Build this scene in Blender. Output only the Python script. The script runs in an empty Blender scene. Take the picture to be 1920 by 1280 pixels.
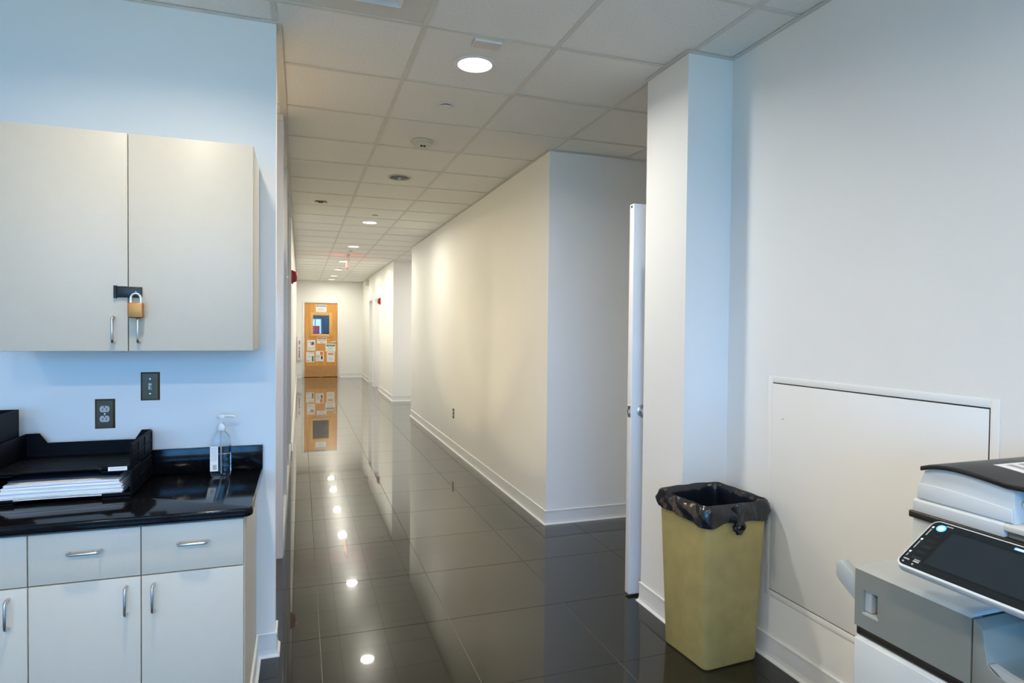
import bpy, bmesh, math, random
from mathutils import Vector, Matrix, noise
random.seed(7)
S = bpy.context.scene
COL = S.collection
R_ = math.radians

# ------------------------------------------------------------------ camera
F_PX, YAW, PITCH, ROLL, CAM_H, HC = 1161.7, 0.3296, 0.0209, -0.0099, 1.435, 2.7258
fwd = Vector((math.sin(YAW)*math.cos(PITCH), math.cos(YAW)*math.cos(PITCH), -math.sin(PITCH)))
rgt = Vector((math.cos(YAW), -math.sin(YAW), 0)); dwn = fwd.cross(rgt)
cr, sr = math.cos(ROLL), math.sin(ROLL)
r2 = cr*rgt + sr*dwn; d2 = -sr*rgt + cr*dwn
cd = bpy.data.cameras.new('camera'); cam = bpy.data.objects.new('camera', cd); COL.objects.link(cam)
cd.sensor_width = 36; cd.lens = F_PX/1920*36; cd.clip_start = .05; cd.clip_end = 200
M = Matrix((r2, -d2, -fwd)).transposed().to_4x4(); M.translation = (0, 0, CAM_H)
cam.matrix_world = M
S.camera = cam

# ------------------------------------------------------------------ world, exposure, lamp settings
W = bpy.data.worlds.new('sky'); S.world = W; W.use_nodes = True
bg = W.node_tree.nodes['Background']; bg.inputs[0].default_value = (.13, .455, 1.0, 1); bg.inputs[1].default_value = 11.6
S.view_settings.view_transform = 'Standard'; S.view_settings.look = 'None'
S.view_settings.gamma = 1; S.view_settings.use_curve_mapping = False
S.view_settings.exposure = 0.10
LAMP_W, LAMP_COL = 18.5, (1.0, .99, .95)         # hallway downlight by the pier
FAR_W, FAR_COL = (18.5, 0, 17, 23, 27, 22, 15, 11), (1.0, .955, .82)   # hallway downlights farther in, dimmer towards the far wall
GLASS_FILL_W, GLASS_FILL_COL = 42.0, (1.0, .76, .50)       # unseen warm lamps added behind the left glazing to brighten the mid hallway
PRINTER_W, COUNTER_W, NEUTRAL_COL = 6.0, 13.0, (1.0, .90, .74)    # downlights over counter and printer
BACK_W, BACK_COL = 24.0, (1.0, .82, .58)         # downlights behind the camera
sun = bpy.data.lights.new('sun', 'SUN'); sun.energy = 6.0; sun.angle = R_(.6); sun.color = (1, .95, .85)
sun_o = bpy.data.objects.new('sun', sun); COL.objects.link(sun_o)
sun_o.rotation_euler = Vector((-.55, -.35, -.75)).to_track_quat('-Z', 'Y').to_euler()

# ------------------------------------------------------------------ materials
MATS = {}
def mat(name, col, rough=.5, metal=0., var=0., vscale=8., bump=0., bscale=60., coat=0., coat_rough=.03,
        emit=None, estr=0., trans=0., ior=1.45, spec=.5, speck=None, alpha=1., coat_ior=1.5):
    m = bpy.data.materials.new(name); m.use_nodes = True; nt = m.node_tree
    b = nt.nodes['Principled BSDF']
    b.inputs['Base Color'].default_value = (*col, 1); b.inputs['Roughness'].default_value = rough
    b.inputs['Metallic'].default_value = metal; b.inputs['Coat Weight'].default_value = coat
    b.inputs['Coat Roughness'].default_value = coat_rough; b.inputs['Coat IOR'].default_value = coat_ior; b.inputs['IOR'].default_value = ior
    b.inputs['Specular IOR Level'].default_value = spec
    b.inputs['Transmission Weight'].default_value = trans; b.inputs['Alpha'].default_value = alpha
    if emit: b.inputs['Emission Color'].default_value = (*emit, 1); b.inputs['Emission Strength'].default_value = estr
    tc = nt.nodes.new('ShaderNodeTexCoord')
    src = None
    if var > 0:
        n = nt.nodes.new('ShaderNodeTexNoise'); n.inputs['Scale'].default_value = vscale; n.inputs['Detail'].default_value = 6
        nt.links.new(tc.outputs['Object'], n.inputs['Vector'])
        r = nt.nodes.new('ShaderNodeValToRGB')
        r.color_ramp.elements[0].position = .3; r.color_ramp.elements[1].position = .7
        r.color_ramp.elements[0].color = (*[c*(1-var) for c in col], 1)
        r.color_ramp.elements[1].color = (*[min(1, c*(1+var)) for c in col], 1)
        nt.links.new(n.outputs['Fac'], r.inputs['Fac']); src = r.outputs['Color']
    if speck:
        sc, thr, scol = speck
        n = nt.nodes.new('ShaderNodeTexNoise'); n.inputs['Scale'].default_value = sc; n.inputs['Detail'].default_value = 3
        nt.links.new(tc.outputs['Object'], n.inputs['Vector'])
        r = nt.nodes.new('ShaderNodeValToRGB')
        r.color_ramp.elements[0].position = thr; r.color_ramp.elements[1].position = thr+.05
        r.color_ramp.elements[0].color = (0, 0, 0, 1); r.color_ramp.elements[1].color = (1, 1, 1, 1)
        nt.links.new(n.outputs['Fac'], r.inputs['Fac'])
        mx = nt.nodes.new('ShaderNodeMix'); mx.data_type = 'RGBA'
        nt.links.new(r.outputs['Color'], mx.inputs[0])
        if src: nt.links.new(src, mx.inputs[6])
        else: mx.inputs[6].default_value = (*col, 1)
        mx.inputs[7].default_value = (*scol, 1); src = mx.outputs[2]
    if src: nt.links.new(src, b.inputs['Base Color'])
    if bump > 0:
        n = nt.nodes.new('ShaderNodeTexNoise'); n.inputs['Scale'].default_value = bscale; n.inputs['Detail'].default_value = 4
        nt.links.new(tc.outputs['Object'], n.inputs['Vector'])
        bp = nt.nodes.new('ShaderNodeBump'); bp.inputs['Strength'].default_value = bump; bp.inputs['Distance'].default_value = .008 if name == 'bag' else .002
        nt.links.new(n.outputs['Fac'], bp.inputs['Height']); nt.links.new(bp.outputs['Normal'], b.inputs['Normal'])
    MATS[name] = m; return m

mat('paint', (.88, .87, .83), .55, var=.012, vscale=1.5, bump=.05, bscale=180)
mat('paint_blue', (.30, .38, .48), .6, var=.03)
mat('trim_white', (.84, .84, .83), .4, var=.01)
mat('vinyl_base', (.80, .80, .78), .38, var=.015)
mat('acoustic', (.90, .89, .85), .95, var=.04, vscale=90, bump=.35, bscale=160, speck=(95, .70, (.74, .73, .69)))
mat('grid_white', (.74, .72, .66), .5, var=.02)
mat('plenum', (.2, .2, .2), .9, var=.05)
def granite():
    m = mat('black_granite', (.017, .017, .013), .20, var=.25, vscale=40, coat=1.0, coat_rough=.022, coat_ior=1.38, spec=.10, speck=(260, .72, (.05, .05, .047)))
    return m
granite()
mat('grout', (.16, .145, .125), .8, var=.1)
mat('counter_stone', (.005, .005, .006), .10, var=.2, vscale=60, coat=.0, spec=.25, speck=(420, .74, (.04, .04, .045)))
mat('laminate', (.635, .565, .45), .42, var=.012, vscale=30, bump=.04, bscale=400)
mat('laminate_edge', (.55, .545, .53), .45, var=.02)
mat('dark_gap', (.02, .02, .02), .8, var=.1)
mat('satin_steel', (.62, .62, .63), .28, 1., var=.03)
mat('chrome', (.8, .8, .82), .1, 1., var=.02)
mat('bronze_plate', (.085, .060, .038), .34, 1., var=.08, vscale=25)
mat('device_grey', (.52, .52, .50), .4, var=.02)
mat('black_iron', (.008, .009, .014), .35, var=.1)
mat('brass', (.52, .22, .065), .42, .9, var=.06, vscale=40)
mat('black_plastic', (.005, .005, .006), .5, spec=.12, var=.15, vscale=20)
mat('paper', (.86, .85, .82), .85, var=.015, vscale=12)
mat('paper_blue', (.60, .66, .78), .85, var=.02)
mat('folder_dark', (.03, .04, .07), .6, var=.05)
mat('clear_plastic', (.93, .95, .95), .04, trans=1., ior=1.22, var=.0)
mat('gel', (.93, .95, .96), .02, trans=1., ior=1.30)
mat('white_plastic', (.82, .83, .83), .35, var=.01)
mat('ink', (.03, .03, .04), .7, var=.05)
mat('blue_ink', (.06, .28, .62), .6, var=.05)
mat('can_tan', (.44, .36, .14), .55, var=.09, vscale=14, bump=.1, bscale=220, speck=(30, .76, (.2, .16, .08)))
mat('bag', (.007, .010, .018), .24, var=.2, vscale=15, bump=.45, bscale=16, coat=.35, coat_rough=.08)
mat('mfp_white', (.66, .69, .68), .42, var=.01, bump=.03, bscale=500)
mat('mfp_grey', (.245, .25, .215), .45, var=.02, bump=.05, bscale=500)
mat('mfp_mid', (.46, .48, .455), .42, var=.015)
mat('mfp_black', (.018, .016, .014), .35, var=.1)
mat('screen', (.010, .014, .017), .12, var=.05)
mat('lcd_off', (.016, .024, .030), .18, var=.05)
mat('key_dark', (.006, .008, .008), .35, var=.05)
mat('led_blue', (.2, .5, 1), .4, emit=(.02, .22, 1), estr=1.6)
mat('led_white', (.9, .95, 1), .4, emit=(.7, .9, 1), estr=.45)
mat('print_grey', (.42, .42, .40), .7, var=.05)
mat('lens', (1, 1, 1), .4, emit=(1, .97, .92), estr=9.)
mat('reflector', (.35, .33, .31), .3, .6, var=.05)
mat('off_lens', (.10, .10, .10), .3, var=.1)
mat('ivory', (.66, .62, .50), .5, var=.03)
mat('rust', (.20, .14, .05), .6, var=.3, vscale=80)
mat('alarm_red', (.36, .012, .012), .35, var=.04)
mat('sign_red', (.5, .02, .02), .6, var=.03)
mat('sign_green', (.02, .22, .08), .6, var=.03)
mat('sign_pink', (.60, .28, .24), .7, var=.05)
mat('sign_orange', (.85, .22, .04), .6, var=.04)
mat('exit_red', (.8, .05, .05), .4, emit=(1, .08, .06), estr=14.)
mat('exit_panel', (.85, .66, .66), .2, var=.02)
def thin_glass(name='window_glass', ior=1.5):
    m = bpy.data.materials.new(name); m.use_nodes = True; nt = m.node_tree
    for n in list(nt.nodes):
        if n.type != 'OUTPUT_MATERIAL': nt.nodes.remove(n)
    o = [n for n in nt.nodes][0]
    fr = nt.nodes.new('ShaderNodeFresnel'); fr.inputs[0].default_value = ior
    a = nt.nodes.new('ShaderNodeBsdfTransparent'); a.inputs[0].default_value = (.93, .97, .96, 1)
    g = nt.nodes.new('ShaderNodeBsdfGlossy'); g.inputs['Roughness'].default_value = .01
    mx = nt.nodes.new('ShaderNodeMixShader')
    nt.links.new(fr.outputs[0], mx.inputs[0]); nt.links.new(a.outputs[0], mx.inputs[1]); nt.links.new(g.outputs[0], mx.inputs[2])
    nt.links.new(mx.outputs[0], o.inputs[0]); MATS[name] = m
thin_glass(); thin_glass('door_glass', 1.2)
mat('mullion', (.70, .70, .72), .25, var=.01, coat=.4)
mat('chest_red', (.42, .015, .03), .35, var=.05)
mat('cabinet_dark', (.015, .015, .018), .5, var=.1)
mat('day_window', (.5, .7, 1), .5, emit=(.55, .8, 1.0), estr=1.0)
mat('bounce_ground', (.50, .47, .33), .95, var=.15, vscale=2)
mat('bounce_carpet', (.62, .55, .42), .95, var=.1, vscale=90)
mat('carpet', (.10, .11, .12), .9, var=.2, vscale=120)
def wood():
    m = bpy.data.materials.new('maple'); m.use_nodes = True; nt = m.node_tree; b = nt.nodes['Principled BSDF']
    tc = nt.nodes.new('ShaderNodeTexCoord'); mp = nt.nodes.new('ShaderNodeMapping'); mp.inputs['Scale'].default_value = (14, 14, .9)
    n = nt.nodes.new('ShaderNodeTexNoise'); n.inputs['Scale'].default_value = 1.6; n.inputs['Detail'].default_value = 8; n.inputs['Distortion'].default_value = .8
    r = nt.nodes.new('ShaderNodeValToRGB'); r.color_ramp.elements[0].position = .3; r.color_ramp.elements[1].position = .72
    r.color_ramp.elements[0].color = (.60, .26, .042, 1); r.color_ramp.elements[1].color = (.76, .38, .07, 1)
    nt.links.new(tc.outputs['Object'], mp.inputs[0]); nt.links.new(mp.outputs[0], n.inputs['Vector'])
    nt.links.new(n.outputs['Fac'], r.inputs[0]); nt.links.new(r.outputs[0], b.inputs['Base Color'])
    b.inputs['Roughness'].default_value = .35; MATS['maple'] = m
wood()
mat('maple_pale', (.70, .42, .14), .35, var=.06, vscale=20)
mat('kick', (.52, .27, .10), .55, var=.06, vscale=10)

# ------------------------------------------------------------------ mesh builder
ORG = {}
class MB:
    def __init__(s): s.v = []; s.f = []
    def add(s, vs, fs):
        k = len(s.v); s.v += [tuple(v) for v in vs]; s.f += [tuple(i+k for i in f) for f in fs]; return s
    def box(s, x0, x1, y0, y1, z0, z1):
        return s.add([(x0,y0,z0),(x1,y0,z0),(x1,y1,z0),(x0,y1,z0),(x0,y0,z1),(x1,y0,z1),(x1,y1,z1),(x0,y1,z1)],
                     [(0,3,2,1),(4,5,6,7),(0,1,5,4),(1,2,6,5),(2,3,7,6),(3,0,4,7)])
    def prism(s, poly, axis, a, b):
        # poly in the two remaining axes (cyclic order kept: x->(y,z), y->(x,z), z->(x,y))
        def P(p, t): return {'x': (t, p[0], p[1]), 'y': (p[0], t, p[1]), 'z': (p[0], p[1], t)}[axis]
        n = len(poly)
        vs = [P(p, a) for p in poly] + [P(p, b) for p in poly]
        fs = [tuple(range(n-1, -1, -1)), tuple(range(n, 2*n))] + [(i, (i+1) % n, n+(i+1) % n, n+i) for i in range(n)]
        return s.add(vs, fs)
    def lathe(s, prof, c=(0, 0, 0), axis='z', n=32, caps=True):
        vs = []; fs = []
        for r, h in prof:
            for i in range(n):
                a = 2*math.pi*i/n; u, w = r*math.cos(a), r*math.sin(a)
                vs.append({'z': (c[0]+u, c[1]+w, c[2]+h), 'y': (c[0]+u, c[1]+h, c[2]+w), 'x': (c[0]+h, c[1]+u, c[2]+w)}[axis])
        for k in range(len(prof)-1):
            for i in range(n):
                j = (i+1) % n; fs.append((k*n+i, k*n+j, (k+1)*n+j, (k+1)*n+i))
        if caps:
            if prof[0][0] > 1e-6: fs.append(tuple(range(n-1, -1, -1)))
            if prof[-1][0] > 1e-6: fs.append(tuple((len(prof)-1)*n+i for i in range(n)))
        return s.add(vs, fs)
    def tube(s, pts, r, n=10, closed=False):
        pts = [Vector(p) for p in pts]; m = len(pts); vs = []; fs = []
        up = None
        for k, p in enumerate(pts):
            if closed: t = (pts[(k+1) % m]-pts[k-1]).normalized()
            else: t = (pts[min(k+1, m-1)]-pts[max(k-1, 0)]).normalized()
            if up is None:
                up = Vector((0, 0, 1)) if abs(t.z) < .9 else Vector((1, 0, 0))
            a = (up - t*up.dot(t)).normalized(); b = t.cross(a); up = a
            rr = r[k] if isinstance(r, (list, tuple)) else r
            for i in range(n):
                an = 2*math.pi*i/n; vs.append(p+(a*math.cos(an)+b*math.sin(an))*rr)
        for k in range(m if closed else m-1):
            k2 = (k+1) % m
            for i in range(n):
                j = (i+1) % n; fs.append((k*n+i, k*n+j, k2*n+j, k2*n+i))
        if not closed: fs += [tuple(range(n-1, -1, -1)), tuple((m-1)*n+i for i in range(n))]
        return s.add(vs, fs)
    def mesh(s, name, m, off=(0, 0, 0), smooth=None):
        me = bpy.data.meshes.new(name)
        me.from_pydata([(v[0]-off[0], v[1]-off[1], v[2]-off[2]) for v in s.v], [], s.f); me.update()
        bm = bmesh.new(); bm.from_mesh(me); bmesh.ops.recalc_face_normals(bm, faces=bm.faces)
        if smooth is not None:
            for f in bm.faces: f.smooth = True
            for e in bm.edges:
                if len(e.link_faces) == 2 and e.calc_face_angle(0) > R_(smooth): e.smooth = False
        bm.to_mesh(me); bm.free()
        me.materials.append(MATS[m]); return me
    def build(s, name, m, parent=None, bevel=0., smooth=None, seg=2, local=False):
        off = (0, 0, 0)
        if parent is not None and not local: off = ORG[parent.name]
        o = bpy.data.objects.new(name, s.mesh(name, m, off, smooth)); COL.objects.link(o)
        if parent is not None: o.parent = parent
        ORG[o.name] = off
        if bevel > 0:
            bv = o.modifiers.new('bevel', 'BEVEL'); bv.width = bevel; bv.segments = seg; bv.limit_method = 'ANGLE'; bv.angle_limit = R_(35)
            bv.harden_normals = False
            for p in o.data.polygons: p.use_smooth = True
            if smooth is None: sharp(o.data, 45)
        return o
def sharp(me, ang):
    bm = bmesh.new(); bm.from_mesh(me)
    for e in bm.edges:
        if len(e.link_faces) == 2: e.smooth = True
    bm.to_mesh(me); bm.free()
    try: me.set_sharp_from_angle(angle=R_(180))
    except Exception: pass
def box(*a): return MB().box(*a)
def tag(o, label, cat, group=None, kind=None):
    o['label'] = label; o['category'] = cat
    if group: o['group'] = group
    if kind: o['kind'] = kind
    return o
def thing(name, label, cat, loc=(0, 0, 0), rz=0, group=None, kind=None):
    o = bpy.data.objects.new(name, None); COL.objects.link(o); o.location = loc; o.rotation_euler = (0, 0, rz)
    o.empty_display_size = .05; ORG[o.name] = tuple(loc)
    return tag(o, label, cat, group, kind)
def struct(name, mb, m, label, cat, bevel=0., smooth=None):
    return tag(mb.build(name, m, bevel=bevel, smooth=smooth), label, cat, kind='structure')
def dup(root, loc, rz=None, label=None):
    r = root.copy(); COL.objects.link(r); r.location = loc
    if rz is not None: r.rotation_euler = (0, 0, rz)
    if label: r['label'] = label
    for ch in root.children:
        c = ch.copy(); COL.objects.link(c); c.parent = r
        for g in ch.children:
            d = g.copy(); COL.objects.link(d); d.parent = c
    return r
def text_part(name, body, size, m, parent, matrix, extrude=.0006, local=False):
    cu = bpy.data.curves.new(name, 'FONT'); cu.body = body; cu.size = size; cu.extrude = extrude
    cu.align_x = 'CENTER'; cu.align_y = 'CENTER'
    t = bpy.data.objects.new('tmp_text', cu); COL.objects.link(t)
    bpy.context.view_layer.update()
    me = bpy.data.meshes.new_from_object(t.evaluated_get(bpy.context.evaluated_depsgraph_get()))
    bpy.data.objects.remove(t); bpy.data.curves.remove(cu)
    off = Vector((0, 0, 0)) if local else Vector(ORG[parent.name])
    me.transform(Matrix.Translation(-off) @ matrix)
    me.materials.clear(); me.materials.append(MATS[m])
    o = bpy.data.objects.new(name, me); COL.objects.link(o); o.parent = parent; ORG[o.name] = tuple(off)
    return o
def frame(o, x, y):   # matrix from an origin, text right and text up vectors
    x = Vector(x).normalized(); y = Vector(y).normalized(); z = x.cross(y)
    m = Matrix((x, y, z)).transposed().to_4x4(); m.translation = o; return m
def proj(p):
    q = Vector(p)-Vector((0, 0, CAM_H)); z = q.dot(fwd)
    if z < .1: return None
    return 960+F_PX*q.dot(r2)/z, 640+F_PX*q.dot(d2)/z, z

# ================================================================== STRUCTURE
XR, XP, YW, YFAR = 1.955, 1.708, 2.86, 18.38      # right wall, pillar/hall right face, cabinet wall, far wall
XL = -.100                                        # left side of the hall
ZT = HC+.25
YB, XB = -3.6, -3.1                               # window wall behind the camera, far left wall of the room
YC = 4.19                                         # block corner
struct('wall_left', MB().box(XB-.12, XL, YW, 2.97, 0, ZT), 'paint', 'white wall behind the beige cabinets, left of the hallway', 'wall')
struct('wall_room_left', box(XB-.12, XB, YB-.12, YW, 0, ZT), 'paint', 'white side wall of the copy room outside the view', 'wall')
struct('wall_right', box(XR, XR+.12, YB-.12, 2.49, 0, ZT), 'paint', 'white wall beside the trash can with flush access panel', 'wall')
struct('wall_pillar', box(XP, 2.62, 2.49, 2.85, 0, ZT), 'paint', 'white projecting wall pier between trash can and open door', 'wall')
struct('wall_hall_right', MB().box(XP, 5.2, YC, 10.05, 0, ZT), 'paint', 'long white hallway wall block right of the dark floor', 'wall')
w = MB().box(2.62, 2.74, 2.49, 2.97, 0, ZT).box(2.62, 2.74, 3.88, YC, 0, ZT).box(2.62, 2.74, 2.97, 3.88, 2.13, ZT)
struct('wall_recess_end', w, 'paint', 'white end wall of the recess behind the open door', 'wall')
struct('wall_side_room', MB().box(4.2, 4.3, 2.49, YC, 0, ZT).box(2.74, 4.3, 2.39, 2.49, 0, ZT), 'paint', 'white walls of the side room behind the recess', 'wall')
w = MB().box(XP, 5.2, 12.13, 12.25, 0, ZT).box(5.2, 5.3, 10.0, 12.25, 0, ZT)
for a, b in ((12.25, 14.35), (15.2, 15.7), (16.5, YFAR)): w.box(XP, 1.95, a, b, 0, ZT)
for a, b in ((14.35, 15.2), (15.7, 16.5)): w.box(XP, 1.95, a, b, 2.14, ZT)
struct('wall_hall_right_far', w, 'paint', 'white hallway wall with two doorways near the wooden door', 'wall')
w = MB().box(-1.2, .085, YFAR, YFAR+.14, 0, ZT).box(1.04, 2.7, YFAR, YFAR+.14, 0, ZT).box(.085, 1.04, YFAR, YFAR+.14, 2.13, ZT)
struct('wall_far', w, 'paint', 'cream end wall of the hallway around the wooden door', 'wall')
struct('wall_hall_left', box(XL-.12, XL+.002, 7.5, YFAR, 0, ZT), 'paint', 'cream hallway wall on the left beyond the glazing', 'wall')
struct('wall_glass_room', MB().box(-2.3, -2.2, 2.97, 7.6, 0, ZT).box(-2.2, XL-.12, 7.5, 7.6, 0, ZT), 'paint', 'white walls of the room behind the hallway glazing', 'wall')
w = MB().box(XB, XR, YB-.12, YB, 0, .85).box(XB, XR, YB-.12, YB, 2.55, ZT)
for a, b in ((XB, -2.9), (-1.3, -1.15), (.45, .6), (1.85, XR)): w.box(a, b, YB-.12, YB, .85, 2.55)
struct('wall_back', w, 'paint', 'window wall behind the camera', 'wall')
for i, (a, b) in enumerate(((-2.9, -1.3), (-1.15, .45), (.6, 1.85))):
    o = thing('window_%d' % (i+4), 'wide window in the wall behind the camera, number %d from the printer side' % (3-i), 'window', (.5*(a+b), YB, .85), kind='structure')
    f = MB()
    for q in ((a, a+.05), (b-.05, b), (.5*(a+b)-.02, .5*(a+b)+.02)): f.box(q[0], q[1], YB-.09, YB-.03, .85, 2.55)
    f.box(a+.05, b-.05, YB-.09, YB-.03, .85, .90).box(a+.05, b-.05, YB-.09, YB-.03, 2.5, 2.55)
    f.build('window_frame', 'mullion', o)
    pl = bpy.data.lights.new('window_daylight_portal', 'AREA'); pl.shape = 'RECTANGLE'; pl.size = b-a-.1; pl.size_y = 1.6
    pl.cycles.is_portal = True
    po = bpy.data.objects.new('window_daylight_portal', pl); COL.objects.link(po)
    po.location = (.5*(a+b), YB-.1, 1.7); po.rotation_euler = (R_(90), 0, R_(180))
struct('wall_far_room', MB().box(-1.2, -1.1, 18.52, 22.5, 0, ZT).box(2.6, 2.7, 18.52, 22.5, 0, ZT).box(-1.2, 2.7, 22.5, 22.6, 0, ZT),
       'paint_blue', 'walls of the workshop seen through the wooden door window', 'wall')

# ---------------- unseen ground outside, added to bounce sunlight up to the ceiling
struct('ground', box(-60, 60, -90, YB-.13, -.5, -.35), 'bounce_ground', 'unseen ground added outside the windows to bounce sunlight indoors', 'ground')
# ---------------- floor
fl = struct('floor', MB().box(XB-.12, 5.3, YB-.12, 18.45, -.06, -.0016).box(-1.2, 2.7, 18.45, 22.6, -.06, -.0016), 'grout', 'dark polished granite tile floor of the hallway', 'floor')
FX0, FY0, T = .0894, 2.9575, .6096
tile_me = MB().box(-T/2+.0016, T/2-.0016, -T/2+.0016, T/2-.0016, -.02, 0).mesh('floor_tile', 'black_granite')
rest = MB()
for i in range(-6, 9):
    for j in range(-11, 26):
        cx, cy = FX0+(i+.5)*T, FY0+(j+.5)*T
        if cx < XB-.2 or cy < YB-.2 or cy > 18.6: continue
        if cx > 2.3 and (cy < 2.4 or 4.5 < cy < 9.7 or cy > 12.4): continue
        if cx < -2.5 and cy > 3: continue
        if cx < -.45 and cy > 7.7: continue
        vis = any(p and -20 < p[0] < 1940 and -20 < p[1] < 1300 for p in
                  (proj((cx+a*T/2, cy+b*T/2, 0)) for a in (-1, 0, 1) for b in (-1, 0, 1)))
        if vis and -.5 < cx < 2.6 and cy > 1.5:
            o = bpy.data.objects.new('floor_tile', tile_me); COL.objects.link(o); o.parent = fl; o.location = (cx, cy, 0)
        else: rest.box(cx-T/2+.0016, cx+T/2-.0016, cy-T/2+.0016, cy+T/2-.0016, -.02, 0)
o = rest.build('floor_tile_field', 'black_granite', fl); o['kind'] = 'stuff'
box(-2.2, XL-.12, 4.05, 7.5, 0.0005, .008).build('bounce_carpet', 'bounce_carpet', fl)  # unseen floor covering, added pale to bounce light up to the hall ceiling

# ---------------- ceiling: slab, hung grid, tiles
ce = struct('ceiling', MB().box(XB-.12, 5.3, YB-.12, YFAR+.14, HC+.25, HC+.33).box(-1.2, 2.7, YFAR+.14, 22.6, HC+.25, HC+.33), 'plenum', 'suspended acoustic tile ceiling of room and hallway', 'ceiling')
CX0, CY0 = .5033, 2.6622
def hole_tile(r, n=32):
    h = T/2-.004; vs = []; fs = []
    for z in (0., .016):
        for i in range(n):
            a = 2*math.pi*i/n; vs.append((r*math.cos(a), r*math.sin(a), z))
        for i in range(n):
            a = 2*math.pi*i/n; k = h/max(abs(math.cos(a)), abs(math.sin(a))); vs.append((k*math.cos(a), k*math.sin(a), z))
    for i in range(n):
        j = (i+1) % n
        fs += [(i, j, n+j, n+i), (2*n+i, 3*n+i, 3*n+j, 2*n+j), (i, 2*n+i, 2*n+j, j), (n+i, n+j, 3*n+j, 3*n+i)]
    return MB().add(vs, fs).mesh('ceiling_tile_cut', 'acoustic')
LAMP_R = .086
ct_me = MB().box(-T/2+.004, T/2-.004, -T/2+.004, T/2-.004, 0, .016).mesh('ceiling_tile', 'acoustic')
cut_me = hole_tile(LAMP_R)
hall_rows = [0, 4, 8, 12, 16, 19, 22, 24]            # tile rows with a downlight in the hallway
lamp_cells = {(0, r) for r in hall_rows} | {(0, -4), (-2, -2), (-2, -6), (-4, -6), (0, -8), (-3, 3), (-3, 6)}
vent_cell = (-1, -1)
rest = MB()
for i in range(-6, 9):
    for j in range(-11, 26):
        cx, cy = CX0+(i+.5)*T, CY0+(j+.5)*T
        if cx < XB-.2 or cy < YB-.2: continue
        if cx > 2.3 and (cy < 2.4 or 4.5 < cy < 9.7 or cy > 12.4): continue
        if cx < -2.5 and cy > 3: continue
        if cx < -.45 and cy > 7.7: continue
        if (i, j) == vent_cell: continue
        z = HC+.0025
        vis = any(p and -20 < p[0] < 1940 and -20 < p[1] < 1300 for p in
                  (proj((cx+a*T/2, cy+b*T/2, z)) for a in (-1, 0, 1) for b in (-1, 0, 1)))
        if (vis and -.2 < cx < 2.75 and cy > 1.2) or (i, j) in lamp_cells:
            o = bpy.data.objects.new('ceiling_tile', cut_me if (i, j) in lamp_cells else ct_me)
            COL.objects.link(o); o.parent = ce; o.location = (cx, cy, z+random.uniform(0, .0012))
            o.rotation_euler = (random.uniform(-.002, .002), random.uniform(-.002, .002), 0)
        else: rest.box(cx-T/2+.004, cx+T/2-.004, cy-T/2+.004, cy+T/2-.004, z, z+.016)
o = rest.build('ceiling_tile_field', 'acoustic', ce); o['kind'] = 'stuff'
for i in range(-6, 9):
    x = CX0+i*T
    y0, y1 = YB, YFAR
    if x > 2.3: y0, y1 = 2.45, 12.13
    if x < -.45: y1 = 7.5
    if XB < x < 5.2: box(x-.012, x+.012, y0, y1, HC, HC+.0025).build('main_runner', 'grid_white', ce)
for j in range(-11, 26):
    y = CY0+j*T
    x0, x1 = (XB, XR) if y < YW else (-2.2, 5.2) if 2.9 < y < 4.6 or 9.7 < y < 12.13 else (-2.2 if y < 7.5 else XL, 1.71)
    if YB < y < YFAR: box(x0, x1, y-.011, y+.011, HC-.0004, HC+.0021).build('cross_runner', 'grid_white', ce)
# wall angle along the ceiling edge
trims = [('right wall', box(XR-.022, XR, YB, 2.49, HC-.003, HC)), ('white pier', MB().box(XP-.022, XP, 2.468, 2.85, HC-.003, HC).box(XP, XR-.022, 2.468, 2.49, HC-.003, HC)),
         ('hallway block', MB().box(XP-.022, XP, YC-.022, 10.05, HC-.003, HC).box(XP, 2.62, YC-.022, YC, HC-.003, HC)),
         ('cabinet wall', MB().box(XB, XL+.022, YW-.022, YW, HC-.003, HC).box(XL, XL+.022, YW, 7.5, HC-.003, HC)),
         ('far hallway walls', MB().box(XP-.022, XP, 12.108, YFAR, HC-.003, HC).box(XL, XP-.022, YFAR-.022, YFAR, HC-.003, HC).box(XL+.002, XL+.022, 7.5, YFAR-.022, HC-.003, HC))]
for k, (lab, mb) in enumerate(trims):
    struct('trim_%d' % (k+1), mb, 'grid_white', 'thin metal angle where ceiling meets the %s' % lab, 'trim')

# ---------------- cove base
PROF = [(0, 0), (.019, 0), (.019, .0035), (.009, .013), (.0065, .03), (.006, .094), (.009, .096), (.009, .102), (.006, .104), (0, .104)]
def base_run(name, pts, label, prof=PROF):
    n = len(pts); k = len(prof); mb = MB(); vs = []
    def nrm(a, b):
        d = Vector((b[0]-a[0], b[1]-a[1])).normalized(); return Vector((d.y, -d.x))
    for i, p in enumerate(pts):
        if i == 0: m = nrm(pts[0], pts[1])
        elif i == n-1: m = nrm(pts[-2], pts[-1])
        else:
            a, b = nrm(pts[i-1], pts[i]), nrm(pts[i], pts[i+1]); m = (a+b)/(1+a.dot(b))
        vs += [(p[0]+m.x*q[0], p[1]+m.y*q[0], q[1]) for q in prof]
    fs = []
    for i in range(n-1):
        for j in range(k): fs.append((i*k+j, i*k+(j+1) % k, (i+1)*k+(j+1) % k, (i+1)*k+j))
    fs += [tuple(range(k)), tuple((n-1)*k+j for j in range(k-1, -1, -1))]
    mb.add(vs, fs); return struct(name, mb, 'vinyl_base', label, 'baseboard')
base_run('baseboard_hall_right', [(2.62, 10.05), (XP, 10.05), (XP, YC), (2.62, YC)], 'white cove base along the long hallway wall block')
base_run('baseboard_right', [(2.62, 2.85), (XP, 2.85), (XP, 2.49), (XR, 2.49), (XR, YB)], 'white cove base along the pier and right wall')
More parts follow.
